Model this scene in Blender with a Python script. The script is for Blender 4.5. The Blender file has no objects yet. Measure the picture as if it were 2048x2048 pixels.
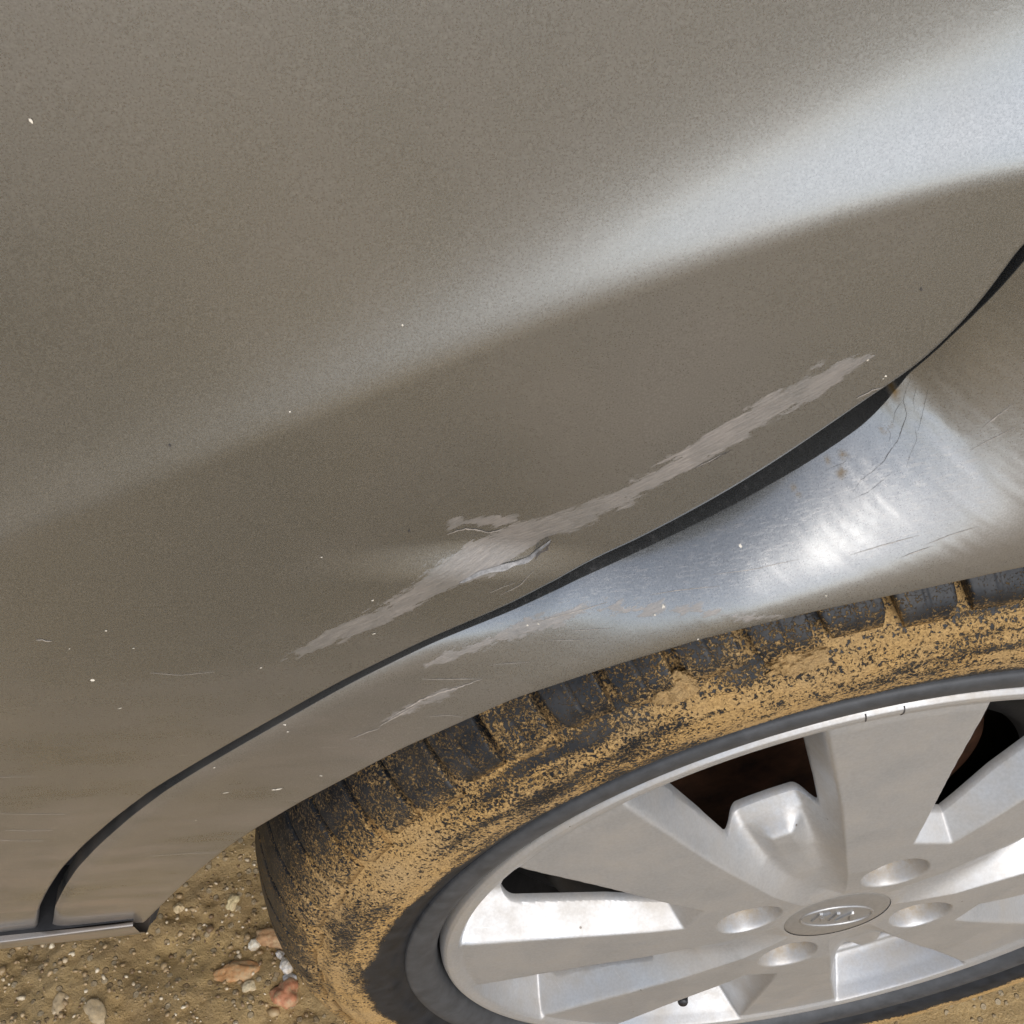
import bpy, bmesh, math, random
import numpy as np
from mathutils import Matrix, Vector
random.seed(7); RNG = np.random.default_rng(7)
SC = bpy.context.scene; C = SC.collection
# ------------------------------------------------------------------ camera
CAM = dict(pos=(-0.22117, -0.17308, 0.82147), yaw=0.20932, pitch=0.83293, roll=0.08579, f=1.0)
def cam_axes():
    cy, sy = math.cos(CAM['yaw']), math.sin(CAM['yaw']); cp, sp = math.cos(CAM['pitch']), math.sin(CAM['pitch'])
    fw = np.array([sy*cp, cy*cp, -sp]); r = np.array([cy, -sy, 0.]); u = np.cross(r, fw)
    cr, sr = math.cos(CAM['roll']), math.sin(CAM['roll'])
    return r*cr+u*sr, -r*sr+u*cr, fw
CR, CU, CF = cam_axes(); CO = np.array(CAM['pos'])
cd = bpy.data.cameras.new('camera'); cam = bpy.data.objects.new('camera', cd); C.objects.link(cam)
cd.sensor_width = 36; cd.sensor_height = 36; cd.lens = 36*CAM['f']; cd.clip_start = 0.01; cd.clip_end = 2000
m = Matrix.Identity(4)
for i in range(3):
    m[i][0] = CR[i]; m[i][1] = CU[i]; m[i][2] = -CF[i]; m[i][3] = CO[i]
cam.matrix_world = m; SC.camera = cam
# ------------------------------------------------------------------ sky and sun
SUN_EL, SUN_AZ = math.radians(46), math.radians(14)      # azimuth from -y towards +x
w = bpy.data.worlds.new('World'); SC.world = w; w.use_nodes = True
nt = w.node_tree; bg = nt.nodes['Background']
sky = nt.nodes.new('ShaderNodeTexSky'); sky.sky_type = 'NISHITA'; sky.sun_disc = False
sky.sun_elevation = SUN_EL; sky.sun_rotation = math.pi - SUN_AZ
sky.dust_density = 1.2; sky.ozone_density = 1.0; sky.air_density = .8
hs = nt.nodes.new('ShaderNodeHueSaturation'); hs.inputs['Saturation'].default_value = .48   # bright hazy sky
nt.links.new(sky.outputs[0], hs.inputs['Color']); nt.links.new(hs.outputs[0], bg.inputs[0]); bg.inputs[1].default_value = 0.15
sd = bpy.data.lights.new('sun', 'SUN'); sun = bpy.data.objects.new('sun', sd); C.objects.link(sun)
sd.energy = 1.0; sd.angle = math.radians(45); sd.color = (1, .97, .92)
sv = Vector((math.cos(SUN_EL)*math.sin(SUN_AZ), -math.cos(SUN_EL)*math.cos(SUN_AZ), math.sin(SUN_EL)))
sun.rotation_euler = sv.to_track_quat('Z', 'Y').to_euler(); sun.location = sv*5
SC.view_settings.view_transform = 'Standard'; SC.view_settings.look = 'None'
SC.view_settings.gamma = 1; SC.view_settings.use_curve_mapping = False
SC.view_settings.exposure = 0.60
SC.render.engine = 'CYCLES'
# ------------------------------------------------------------------ helpers
def rays(px):
    px = np.atleast_2d(np.asarray(px, float))
    return CF + ((px[:, 0]-1024)/2048/CAM['f'])[:, None]*CR + ((1024-px[:, 1])/2048/CAM['f'])[:, None]*CU
def at_y(px, y):
    """points of the photograph (2048 px) on surfaces of known distance y"""
    d = rays(px); t = (np.asarray(y)-CO[1])/d[:, 1]; return CO + t[:, None]*d
def at_z(px, z):
    d = rays(px); t = (z-CO[2])/d[:, 2]; return CO + t[:, None]*d
def spline(xs, ys):
    xs = np.asarray(xs, float); ys = np.asarray(ys, float); n = len(xs); h = np.diff(xs)
    A = np.eye(n); b = np.zeros(n)
    for i in range(1, n-1):
        A[i, i-1] = h[i-1]; A[i, i] = 2*(h[i-1]+h[i]); A[i, i+1] = h[i]
        b[i] = 6*((ys[i+1]-ys[i])/h[i]-(ys[i]-ys[i-1])/h[i-1])
    M = np.linalg.solve(A, b)
    def f(x):
        x = np.asarray(x, float); xc = np.clip(x, xs[0], xs[-1]); i = np.clip(np.searchsorted(xs, xc)-1, 0, n-2)
        a = (xs[i+1]-xc)/h[i]; c = (xc-xs[i])/h[i]
        return a*ys[i]+c*ys[i+1]+((a**3-a)*M[i]+(c**3-c)*M[i+1])*h[i]**2/6
    return f
def smooth(a, b, x):
    t = np.clip((x-a)/(b-a), 0, 1); return t*t*(3-2*t)
def resample(P, n, sm=0):
    P = np.asarray(P, float); s = np.r_[0, np.cumsum(np.linalg.norm(np.diff(P, axis=0), axis=1))]
    t = np.linspace(0, s[-1], n); Q = np.stack([np.interp(t, s, P[:, k]) for k in range(P.shape[1])], 1)
    for _ in range(sm):
        Q[1:-1] = Q[1:-1]*.5+(Q[:-2]+Q[2:])*.25
    return Q
def hsh(i, j, k, s):
    n = (i.astype(np.int64)*374761393+j.astype(np.int64)*668265263+k.astype(np.int64)*2147483647+s*144269504) & 0xffffffff
    n = ((n ^ (n >> 13))*1274126177) & 0xffffffff; n = ((n ^ (n >> 16))*2246822519) & 0xffffffff
    return ((n ^ (n >> 15)) & 0xffffff)/float(0xffffff)
def noise(x, y, z=0., s=0):
    x, y, z = np.broadcast_arrays(np.asarray(x, float), y, z); i, j, k = np.floor(x), np.floor(y), np.floor(z)
    u, v, w_ = x-i, y-j, z-k; u = u*u*(3-2*u); v = v*v*(3-2*v); w_ = w_*w_*(3-2*w_); r = 0
    for a in (0, 1):
        for b in (0, 1):
            for c in (0, 1):
                r = r + hsh(i+a, j+b, k+c, s)*(u if a else 1-u)*(v if b else 1-v)*(w_ if c else 1-w_)
    return r*2-1
def fbm(x, y, z=0., o=4, s=0):
    r = 0; a = 1.
    for q in range(o):
        r = r+noise(np.asarray(x)*2**q, np.asarray(y)*2**q, np.asarray(z)*2**q, s+q)*a; a *= .5
    return r
def mesh(name, V, F, mat=None, parent=None, attrs=None, flat=False):
    V = np.asarray(V, np.float32).reshape(-1, 3); me = bpy.data.meshes.new(name)
    if isinstance(F, np.ndarray):
        n, k = F.shape; me.vertices.add(len(V)); me.vertices.foreach_set('co', V.ravel())
        me.loops.add(n*k); me.loops.foreach_set('vertex_index', F.astype(np.int32).ravel())
        me.polygons.add(n); me.polygons.foreach_set('loop_start', np.arange(n, dtype=np.int32)*k)
        me.polygons.foreach_set('loop_total', np.full(n, k, np.int32)); me.update(calc_edges=True)
    else:
        me.from_pydata([tuple(map(float, v)) for v in V], [], [tuple(map(int, f)) for f in F]); me.update()
    if not flat: me.polygons.foreach_set('use_smooth', np.ones(len(me.polygons), bool))
    for k, a in (attrs or {}).items():
        at = me.attributes.new(k, 'FLOAT', 'POINT'); at.data.foreach_set('value', np.asarray(a, np.float32).ravel())
    o = bpy.data.objects.new(name, me); C.objects.link(o)
    if mat: me.materials.append(mat)
    if parent: o.parent = parent
    return o
def gridfaces(nr, nc, closed=False, flip=False):
    i = np.arange(nr-1)[:, None]; j = np.arange(nc if closed else nc-1)[None, :]; j2 = (j+1) % nc
    F = np.stack(np.broadcast_arrays(i*nc+j, i*nc+j2, (i+1)*nc+j2, (i+1)*nc+j), -1).reshape(-1, 4)
    return F[:, ::-1] if flip else F
def tag(o, label=None, cat=None, group=None, kind=None):
    for k, v in (('label', label), ('category', cat), ('group', group), ('kind', kind)):
        if v: o[k] = v
    return o
def empty(name, loc, parent=None):
    o = bpy.data.objects.new(name, None); o.location = loc; o.empty_display_size = .05; C.objects.link(o)
    if parent: o.parent = parent
    return o
class N:                                             # tiny node builder
    def __init__(s, name):
        s.m = bpy.data.materials.new(name); s.m.use_nodes = True; s.t = s.m.node_tree; s.b = s.t.nodes['Principled BSDF']
        s.co = s.t.nodes.new('ShaderNodeTexCoord').outputs['Object']
    def put(s, k, v, node=None):
        i = (node or s.b).inputs[k]
        if isinstance(v, bpy.types.NodeSocket): s.t.links.new(v, i)
        elif isinstance(v, (tuple, list)) and len(v) == 3 and i.type == 'RGBA': i.default_value = (*v, 1)
        else: i.default_value = v
    def noise(s, scale, detail=3, rough=.55, vec=None, dist=0, lac=2):
        n = s.t.nodes.new('ShaderNodeTexNoise'); s.put('Vector', vec or s.co, n)
        for k, v in (('Scale', scale), ('Detail', detail), ('Roughness', rough), ('Distortion', dist), ('Lacunarity', lac)): n.inputs[k].default_value = v
        return n.outputs['Fac']
    def voro(s, scale, out='Distance', vec=None, feat='F1', rnd=1):
        n = s.t.nodes.new('ShaderNodeTexVoronoi'); n.feature = feat; s.put('Vector', vec or s.co, n); n.inputs['Scale'].default_value = scale; n.inputs['Randomness'].default_value = rnd
        return n.outputs[out]
    def mapv(s, scale=(1, 1, 1), rot=(0, 0, 0), loc=(0, 0, 0), vec=None):
        n = s.t.nodes.new('ShaderNodeMapping'); s.put('Vector', vec or s.co, n)
        n.inputs['Scale'].default_value = scale; n.inputs['Rotation'].default_value = rot; n.inputs['Location'].default_value = loc
        return n.outputs[0]
    def ramp(s, x, a, b, c=0., d=1.):
        n = s.t.nodes.new('ShaderNodeMapRange'); n.clamp = True; s.put(0, x, n)
        for i, v in zip((1, 2, 3, 4), (a, b, c, d)): s.put(i, v, n)
        return n.outputs[0]
    def math(s, op, a, b=0., c=0.):
        n = s.t.nodes.new('ShaderNodeMath'); n.operation = op; s.put(0, a, n); s.put(1, b, n); s.put(2, c, n); return n.outputs[0]
    def mix(s, f, a, b):
        n = s.t.nodes.new('ShaderNodeMix'); n.data_type = 'RGBA'; s.put(0, f, n)
        for i, v in ((6, a), (7, b)):
            if isinstance(v, (tuple, list)): n.inputs[i].default_value = (*v, 1)
            else: s.t.links.new(v, n.inputs[i])
        return n.outputs[2]
    def attr(s, k):
        n = s.t.nodes.new('ShaderNodeAttribute'); n.attribute_name = k; return n.outputs['Fac']
    def bump(s, h, dist, strength=1., normal=None):
        n = s.t.nodes.new('ShaderNodeBump'); s.put('Height', h, n); n.inputs['Distance'].default_value = dist; n.inputs['Strength'].default_value = strength
        if normal: s.t.links.new(normal, n.inputs['Normal'])
        return n.outputs[0]
# ------------------------------------------------------------------ materials
def mat_paint():
    s = N('grey_metallic_paint')
    fl = s.noise(2600, 2, .7); fl2 = s.noise(900, 2, .6)
    big = s.noise(9, 4, .6)
    base = s.mix(s.ramp(fl, .3, .7), (.245, .253, .254), (.375, .386, .388))
    base = s.mix(s.ramp(fl2, .3, .7, 0, .3), base, (.27, .284, .292))
    # road film: thin dust, heavier low down
    sep = s.t.nodes.new('ShaderNodeSeparateXYZ'); s.put(0, s.co, sep)
    low = s.ramp(sep.outputs[2], .62, .36, 0, 1)
    st = s.noise(22, 6, .62, s.mapv((1, 1, 3.2), (0, .55, 0)))
    film = s.math('MULTIPLY', low, s.ramp(st, .36, .64, .05, .9))
    film = s.math('ADD', film, s.ramp(big, .42, .72, 0, .22))
    # scuffed areas (attribute: signed distance in mm, positive inside), edges broken by noise
    edge = s.noise(120, 5, .72, s.mapv((1, 1, 4), (0, 0, 0), (0, 0, 0), s.mapv((1, 1, 1), (0, .62, 0))))
    sc = s.math('ADD', s.attr('scuff'), s.math('MULTIPLY', s.math('SUBTRACT', edge, .5), 11.0))
    scm = s.ramp(sc, 0, .5)
    grain = s.noise(260, 5, .75, s.mapv((1, 1, 9), (0, -.0, 0), (0, 0, 0), s.mapv((1, 1, 1), (0, .62, 0))))
    sccol = s.mix(s.ramp(grain, .3, .7), (.215, .19, .172), (.43, .385, .35))
    scm2 = s.math('MULTIPLY', scm, s.ramp(s.math('ADD', s.math('MULTIPLY', s.noise(60, 4, .6), .6), s.math('MULTIPLY', grain, .5)), .36, .70, .18, .82))
    ab = s.math('MULTIPLY', s.ramp(s.attr('abrade'), 0, 1), s.ramp(s.noise(330, 6, .8, s.mapv((1, 1, 9), (0, 0, 0), (0, 0, 0), s.mapv((1, 1, 1), (0, .42, 0)))), .53, .70, 0, .5))
    # fine straight scratches
    h1 = s.noise(70, 2, .5, s.mapv((1, 1, 55), (0, .12, 0)))
    h2 = s.noise(38, 2, .5, s.mapv((1, 1, 90), (0, -.06, 0), (3, 1, 7)))
    hs = s.math('ADD', s.ramp(h1, .755, .79, 0, .5), s.ramp(h2, .77, .79, 0, .4))
    hs = s.math('MULTIPLY', hs, s.ramp(sep.outputs[2], .66, .56, 0, 1))
    # stone chips
    vd = s.voro(55, 'Distance'); rn = s.voro(55, 'Color'); sr = s.t.nodes.new('ShaderNodeSeparateColor'); s.put(0, rn, sr)
    chip = s.math('MULTIPLY', s.math('LESS_THAN', vd, s.math('MULTIPLY', sr.outputs[1], .045)), s.math('GREATER_THAN', sr.outputs[0], .86))
    rust = s.math('MULTIPLY', s.ramp(s.attr('rust'), 0, 1), s.ramp(s.noise(220, 5, .7), .40, .52))
    crk = s.ramp(s.math('ADD', -20., s.math('MULTIPLY', s.math('SUBTRACT', s.noise(400, 3, .6), .5), .9)), 0, .12)
    col = s.mix(film, base, (.29, .222, .168)); col = s.mix(scm2, col, sccol); col = s.mix(ab, col, (.46, .42, .39))
    col = s.mix(hs, col, (.75, .68, .6)); col = s.mix(chip, col, (.85, .8, .7))
    col = s.mix(rust, col, (.15, .095, .03)); col = s.mix(crk, col, (.03, .027, .025))
    s.put('Base Color', col)
    met = s.math('SUBTRACT', .88, s.math('MULTIPLY', scm2, .58)); met = s.math('SUBTRACT', met, s.math('MULTIPLY', film, .55))
    met = s.math('SUBTRACT', met, s.math('MAXIMUM', s.math('MULTIPLY', ab, .5), s.math('MAXIMUM', chip, s.math('MAXIMUM', rust, hs))))
    s.put('Metallic', s.math('MAXIMUM', met, 0))
    rg = s.math('ADD', s.ramp(fl, .3, .7, .23, .30), s.math('MULTIPLY', scm, .16)); rg = s.math('ADD', rg, s.math('MULTIPLY', film, .22))
    s.put('Roughness', rg)
    s.put('Coat Weight', s.math('MULTIPLY', .5, s.math('SUBTRACT', 1, scm))); s.put('Coat Roughness', .10)
    b0 = s.bump(fl, .00002, .5)
    b1 = s.bump(grain, .00018, s.math('MULTIPLY', scm, .55) and 1, b0)
    # the grain only counts inside scuffs
    h = s.math('ADD', s.math('MULTIPLY', s.math('MULTIPLY', grain, scm), 1.0), s.math('MULTIPLY', scm, -.35))
    h = s.math('ADD', h, s.math('MULTIPLY', crk, -2.0)); h = s.math('ADD', h, s.math('MULTIPLY', s.math('MULTIPLY', ab, s.attr('abrade')), .4))
    s.t.nodes.remove(b1.node)
    s.put('Normal', s.bump(h, .00012, 1, b0))
    return s.m
def mudcol(s):
    g = s.noise(900, 4, .7); l = s.noise(35, 4, .6)
    c = s.mix(s.ramp(g, .3, .7), (.26, .150, .050), (.64, .40, .15))
    return s.mix(s.ramp(l, .35, .7, 0, .5), c, (.40, .29, .16)), g
def mat_rubber():
    s = N('muddy_rubber')
    mc, g = mudcol(s)
    mud = s.attr('mud')                               # 0 clean .. 1 caked
    nv = s.noise(430, 5, .7, None, .15); fine = s.math('ADD', s.math('MULTIPLY', s.noise(1000, 4, .8), .68), s.math('MULTIPLY', s.ramp(s.math('ABSOLUTE', s.math('SUBTRACT', nv, .5)), 0, .16, 1, 0), .34))
    mid = s.math('ADD', s.math('MULTIPLY', s.noise(150, 4, .7), .6), s.math('MULTIPLY', s.noise(34, 3, .6), .4))
    f = s.math('ADD', s.math('MULTIPLY', fine, 1.02), s.math('MULTIPLY', mid, .40))      # ~ .68
    thr = s.math('SUBTRACT', 1.19, s.math('MULTIPLY', mud, .92))
    mk = s.ramp(s.math('SUBTRACT', f, thr), -.045, .05)
    rub = s.mix(s.ramp(s.noise(120, 4, .6), .3, .7), (.006, .008, .011), (.021, .024, .030))
    film = s.ramp(s.noise(60, 5, .7), .42, .70, 0, .2)
    film = s.math('MULTIPLY', film, s.ramp(mud, .05, .4))
    rub = s.mix(film, rub, (.15, .12, .08))
    s.put('Base Color', s.mix(mk, rub, mc))
    s.put('Roughness', s.mix(mk, (.46, .46, .46), (.85, .85, .85)))
    s.put('Specular IOR Level', .35)
    h = s.math('ADD', s.math('MULTIPLY', mk, .8), s.math('MULTIPLY', g, s.math('ADD', s.math('MULTIPLY', mk, .9), .06)))
    s.put('Normal', s.bump(h, .0011, .9))
    return s.m
def mat_mud():
    s = N('wet_mud'); mc, g = mudcol(s); s.put('Base Color', mc); s.put('Roughness', .7)
    s.put('Normal', s.bump(s.math('ADD', g, s.noise(300, 4, .7)), .0016, .9)); return s.m
def mat_cover():
    s = N('silver_wheel_cover_paint')
    g = s.noise(700, 3, .6); d = s.noise(28, 6, .65); d2 = s.noise(160, 6, .75, s.mapv((1, 1, 1)))
    ao = s.attr('grime_shade')
    dirt_shade = s.math('ADD', s.ramp(d, .38, .72, .08, .52), s.math('MULTIPLY', ao, s.ramp(d2, .38, .62, .1, .85)))  # random soiling plus shade painted into the recesses
    col = s.mix(s.ramp(g, .35, .65), (.47, .485, .505), (.54, .555, .575))
    col = s.mix(s.math('MINIMUM', dirt_shade, .9), col, (.40, .33, .24))
    sc = s.ramp(s.noise(45, 2, .5, s.mapv((1, 1, 60), (0, .5, 0))), .75, .78, 0, .5); col = s.mix(sc, col, (.8, .77, .72))
    spk = s.math('MULTIPLY', s.math('LESS_THAN', s.voro(95), .06), s.math('GREATER_THAN', s.noise(20, 2), .58)); col = s.mix(s.math('MULTIPLY', spk, .7), col, (.12, .09, .06))
    s.put('Base Color', col); s.put('Metallic', s.math('SUBTRACT', .72, s.math('MULTIPLY', dirt_shade, .35)))
    s.put('Roughness', s.math('ADD', .38, s.math('MULTIPLY', dirt_shade, .3)))
    s.put('Normal', s.bump(s.math('ADD', s.math('MULTIPLY', g, .2), s.math('MULTIPLY', d2, s.math('MULTIPLY', dirt_shade, 1.))), .0003, .5))
    return s.m
def mat_simple(name, col, rough=.6, metal=0., var=.35, scale=80, bump=.0004):
    s = N(name); n = s.noise(scale, 5, .65)
    s.put('Base Color', s.mix(s.ramp(n, .3, .7), tuple(c*(1-var) for c in col), tuple(min(1, c*(1+var)) for c in col)))
    s.put('Roughness', rough); s.put('Metallic', metal)
    if bump: s.put('Normal', s.bump(n, bump, .7))
    return s.m
def mat_ground():
    s = N('wet_sandy_ground')
    a = s.noise(14, 7, .62); b = s.noise(70, 6, .7); g = s.noise(520, 5, .75)
    c = s.mix(s.ramp(a, .32, .68), (.32, .200, .075), (.80, .55, .23))
    c = s.mix(s.ramp(b, .42, .66, 0, .75), c, (.48, .325, .14))
    c = s.mix(s.ramp(g, .55, .75, 0, .6), c, (.78, .62, .38)); c = s.mix(s.ramp(g, .42, .28, 0, .7), c, (.10, .06, .03))
    dk = s.ramp(s.noise(30, 5, .7, s.mapv(loc=(4, 2, 1))), .62, .72, 0, .6); c = s.mix(dk, c, (.075, .055, .04))
    vd = s.voro(170, 'Distance', feat='F1'); vc = s.voro(170, 'Color'); sr = s.t.nodes.new('ShaderNodeSeparateColor'); s.put(0, vc, sr)
    pb = s.math('MULTIPLY', s.ramp(vd, .42, .34), s.math('GREATER_THAN', sr.outputs[0], .62))
    c = s.mix(s.math('MULTIPLY', pb, .7), c, s.mix(sr.outputs[1], (.30, .20, .10), (.62, .52, .36)))
    big = s.noise(.9, 4, .6); c = s.mix(s.ramp(big, .42, .60, 0, .55), c, (.13, .10, .06))
    s.put('Base Color', c); s.put('Roughness', s.ramp(g, .3, .7, .32, .75))
    h = s.math('ADD', s.math('MULTIPLY', b, 1.2), s.math('ADD', s.math('MULTIPLY', g, .5), s.math('MULTIPLY', pb, .5)))
    s.put('Normal', s.bump(h, .004, .9)); return s.m
PAINT = mat_paint(); RUBBER = mat_rubber(); MUD = mat_mud(); COVER = mat_cover(); GROUND = mat_ground()
DARK = mat_simple('underbody_black', (.018, .018, .02), .7, bump=.0006)
BLACKSTEEL = mat_simple('black_steel', (.03, .028, .027), .5, .4)
RUST = mat_simple('rusty_drum', (.10, .042, .02), .8, .3, .7, 45, .001)
CAPM = mat_simple('centre_cap_silver', (.38, .375, .37), .33, .6, .12, 300, .00005)
RINGM = mat_simple('grey_rubber_ring', (.05, .052, .056), .55, 0, .3, 120, .0002)
# ------------------------------------------------------------------ body side: one height field y = S(x, z)
HUB = np.array([0, 0, .31])
_base = spline([.20, .25, .30, .335, .38, .43, .50, .57, .64, .72, .80, .95, 1.05], [.075, .051, .030, .0165, .0055, -.0030, -.0110, -.0165, -.0195, -.020, -.0185, -.004, .02])
_bp = at_y([(150, 1010), (400, 918), (600, 832), (900, 688), (1150, 592), (1400, 508), (1700, 418), (1900, 360), (2048, 318)], -.018)
_bx, _bz = _bp[:, 0], _bp[:, 2]; _bc = np.polyfit(_bx, _bz, 3)
def zband(x):
    x = np.asarray(x, float); a, b = _bx[0], _bx[-1]; xc = np.clip(x, a, b); dv = np.polyder(_bc)
    return np.polyval(_bc, xc)+(x-xc)*np.polyval(dv, xc)
_dent = at_y([(850, 1079)], -.018)[0]; _dd = at_y([(960, 1077)], -.018)[0]-_dent; _dd = _dd[[0, 2]]/math.hypot(_dd[0], _dd[2])
def S(x, z):
    x = np.asarray(x, float); z = np.asarray(z, float)
    y = _base(z)
    t = (z-zband(x))
    a = np.interp(x, [-.42, -.36, -.31, -.24, -.17, -.11, -.05, .2, .5], [.0, .03, .16, .26, .32, .40, .53, .5, .1])
    w0 = np.interp(x, [-.36, -.25, -.15, -.05], [.0064, .0070, .0086, .0112])
    u = np.maximum(t/w0, 0); y = y + a*w0*math.e*(1-(1+u)*np.exp(-u)) - a*.010
    # crease of the dent above the scrape
    dx, dz = x-_dent[0], z-_dent[2]; l = dx*_dd[0]+dz*_dd[1]; q = -dx*_dd[1]+dz*_dd[0]
    g = smooth(-.012, .0015, q)*np.exp(-np.maximum(q, 0)/.030)
    y = y + .0038*np.exp(-((l-.012)/.024)**2)*g
    y = y + .0006*np.sin(x*23+z*31)*np.exp(-((z-.62)/.12)**2)
    return y
def on_body(px, off=0.):
    px = np.atleast_2d(np.asarray(px, float)); y = np.full(len(px), -.02)
    for _ in range(60):
        P = at_y(px, y); y = y*.5+.5*(S(P[:, 0], P[:, 2])+off)
    return at_y(px, y)
gap_px = [(66, 1856), (69, 1819), (87, 1782), (114, 1740), (159, 1692), (223, 1636), (297, 1580), (382, 1528), (456, 1485), (530, 1443), (615, 1395), (689, 1355), (769, 1316), (848, 1278), (928, 1244), (1024, 1203), (1104, 1160), (1236, 1093), (1342, 1040), (1448, 982), (1554, 916), (1660, 844), (1755, 778), (1819, 738), (1872, 691), (1925, 638), (1978, 574), (2015, 521), (2048, 465)]
GP = on_body(gap_px); GX = GP[:, [0, 2]]
ZS = float(GX[0, 1])-.003                            # height of the crease between door and sill
GX = np.vstack([GX, [[-.045, .745], [-.022, .80], [.0, .86], [.012, .93], [.018, 1.04]]])
GX = resample(GX, 700, 30)
arch_px = [(286, 1845), (323, 1808), (344, 1787), (397, 1739), (456, 1692), (509, 1657), (599, 1604), (800, 1498), (1024, 1398), (1210, 1336), (1395, 1280), (1501, 1253), (1652, 1217), (1819, 1183), (2048, 1133)]
arch_y = [.0108, .0075, .004, -.001, -.0065, -.0115, -.0180, -.0245, -.0300, -.0345, -.0380, -.0395, -.040, -.040, -.040]
AP = at_y(arch_px, arch_y); AP[:7] = np.array([on_body([p], o)[0] for p, o in zip(arch_px[:7], (-.0003, -.0005, -.0008, -.0012, -.0016, -.0018, -.0024))])
if False: print('GAP0', GX[0], 'ARCH0', AP[0], AP[-1], 'archr', np.round(np.hypot(AP[:, 0], AP[:, 2]-.31), 3))
RA = np.hypot(AP[-1, 0], AP[-1, 2]-.31); a0 = math.atan2(AP[-1, 2]-.31, AP[-1, 0])
ext = []
for a in np.linspace(a0, math.radians(-4), 14)[1:]:
    ext.append((RA*math.cos(a), -.040 + .06*max(0, (math.radians(40)-a)/math.radians(44))**1.5, .31+RA*math.sin(a)))
AP = np.vstack([AP, ext]); AP = resample(AP, 900, 12)
car = tag(empty('hatchback_car', (0, 0, 0)), 'dirty grey metallic hatchback with a scraped and dented rear door above its muddy rear wheel', 'car')
# polyline marks on the body, in photograph pixels -> real body coordinates
PROJ = [None]
def band_attr(X, Z, pts):
    """signed distance (mm) inside a band of varying half width around a polyline on the body"""
    P = on_body([p[:2] for p in pts])
    if PROJ[0]:
        for i_, p in enumerate(pts):
            h = PROJ[0].ray_cast(Vector(CO), Vector(rays(p[:2])[0]))
            if h[0] is not None: P[i_] = h[0]
    dist = np.linalg.norm(P-CO, axis=1); W = np.array([p[2] for p in pts])*dist/2048/CAM['f']*.92
    best = np.full(X.shape, -1.)
    for i in range(len(pts)-1):
        ax, az = P[i, 0], P[i, 2]; bx, bz = P[i+1, 0], P[i+1, 2]; L2 = (bx-ax)**2+(bz-az)**2
        t = np.clip(((X-ax)*(bx-ax)+(Z-az)*(bz-az))/L2, 0, 1)
        d = np.hypot(X-ax-t*(bx-ax), Z-az-t*(bz-az)); best = np.maximum(best, (W[i]*(1-t)+W[i+1]*t)-d)
    return np.maximum(best*1000, -20)
scuffs = [[(570, 1322, 6), (640, 1285, 22), (720, 1250, 28), (800, 1212, 30), (870, 1165, 38), (940, 1125, 46), (1000, 1090, 46), (1060, 1062, 42), (1130, 1045, 36), (1200, 1015, 30), (1280, 975, 27), (1360, 930, 27), (1440, 880, 33), (1520, 830, 36), (1600, 785, 38), (1670, 745, 30), (1730, 718, 12)],
          [(880, 1068, 4), (920, 1045, 15), (980, 1040, 20), (1030, 1040, 15)]]
qscuffs = [[(850, 1328, 4), (900, 1314, 9), (980, 1284, 13), (1060, 1250, 15), (1150, 1226, 10), (1250, 1216, 7), (1400, 1222, 8), (1560, 1232, 2)],
           [(760, 1446, 4), (800, 1425, 9), (860, 1400, 10), (930, 1365, 4)]]
door_cracks = [[(915, 1165, 2.), (960, 1140, 1.5), (1010, 1128, 2.0), (1060, 1112, 2.2), (1090, 1090, 2.2), (1106, 1072, 1.5)], [(1385, 935, 1), (1440, 908, 2.), (1500, 870, 1.)]]
q_cracks = [[(1850, 760, 1), (1822, 800, 1.4), (1812, 850, 1.3), (1790, 890, 1.2), (1760, 925, 1.2), (1725, 950, 1.2), (1700, 985, 1)], [(1880, 790, .8), (1858, 840, 1.), (1850, 900, .8), (1830, 930, .7)], [(1720, 880, .8), (1700, 910, 1.0), (1650, 930, 1)], [(1830, 830, .7), (1790, 840, 1), (1765, 870, .8)]]
rusts = [[(1785, 775, 8), (1790, 790, 6)], [(1768, 858, 6), (1780, 850, 4)], [(1680, 948, 5), (1688, 938, 4)], [(1655, 918, 3), (1656, 922, 3)], [(1590, 980, 5), (1594, 982, 5)], [(1685, 910, 5), (1690, 912, 5)]]
def body_attrs(V, which):
    X, Z = V[:, 0], V[:, 2]; n = len(X)
    A = dict(scuff=np.full(n, -20.), crack=np.full(n, -20.), rust=np.zeros(n), abrade=np.zeros(n))
    vis = (X > -.5) & (X < .12) & (Z > .25) & (Z < .85); x, z = X[vis], Z[vis]
    def mx(L): return np.max([band_attr(x, z, b) for b in L], axis=0)
    if which == 'door':
        A['scuff'][vis] = mx(scuffs); pass
        A['abrade'][vis] = .8*smooth(-6, 1, band_attr(x, z, [(1100, 1120, 6), (900, 1230, 5)]))*.3
    else:
        A['scuff'][vis] = mx(qscuffs); A['rust'][vis] = smooth(-.8, 1, mx(rusts))
        A['abrade'][vis] = smooth(-12, 6, mx([[(1000, 1240, 20), (1250, 1160, 45), (1600, 1080, 60), (2048, 930, 90)]]))*.8
    return A
from mathutils.bvhtree import BVHTree
def bvh(o):
    me = o.data; V = np.zeros(len(me.vertices)*3, np.float32); me.vertices.foreach_get('co', V); V = V.reshape(-1, 3)
    F = np.zeros(len(me.loops), np.int32); me.loops.foreach_get('vertex_index', F); F = F.reshape(-1, 4)
    k = (V[F].mean(1)); k = (k[:, 0] > -.5) & (k[:, 0] < .15) & (k[:, 2] < .9); return BVHTree.FromPolygons(V.tolist(), F[k].tolist())
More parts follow.
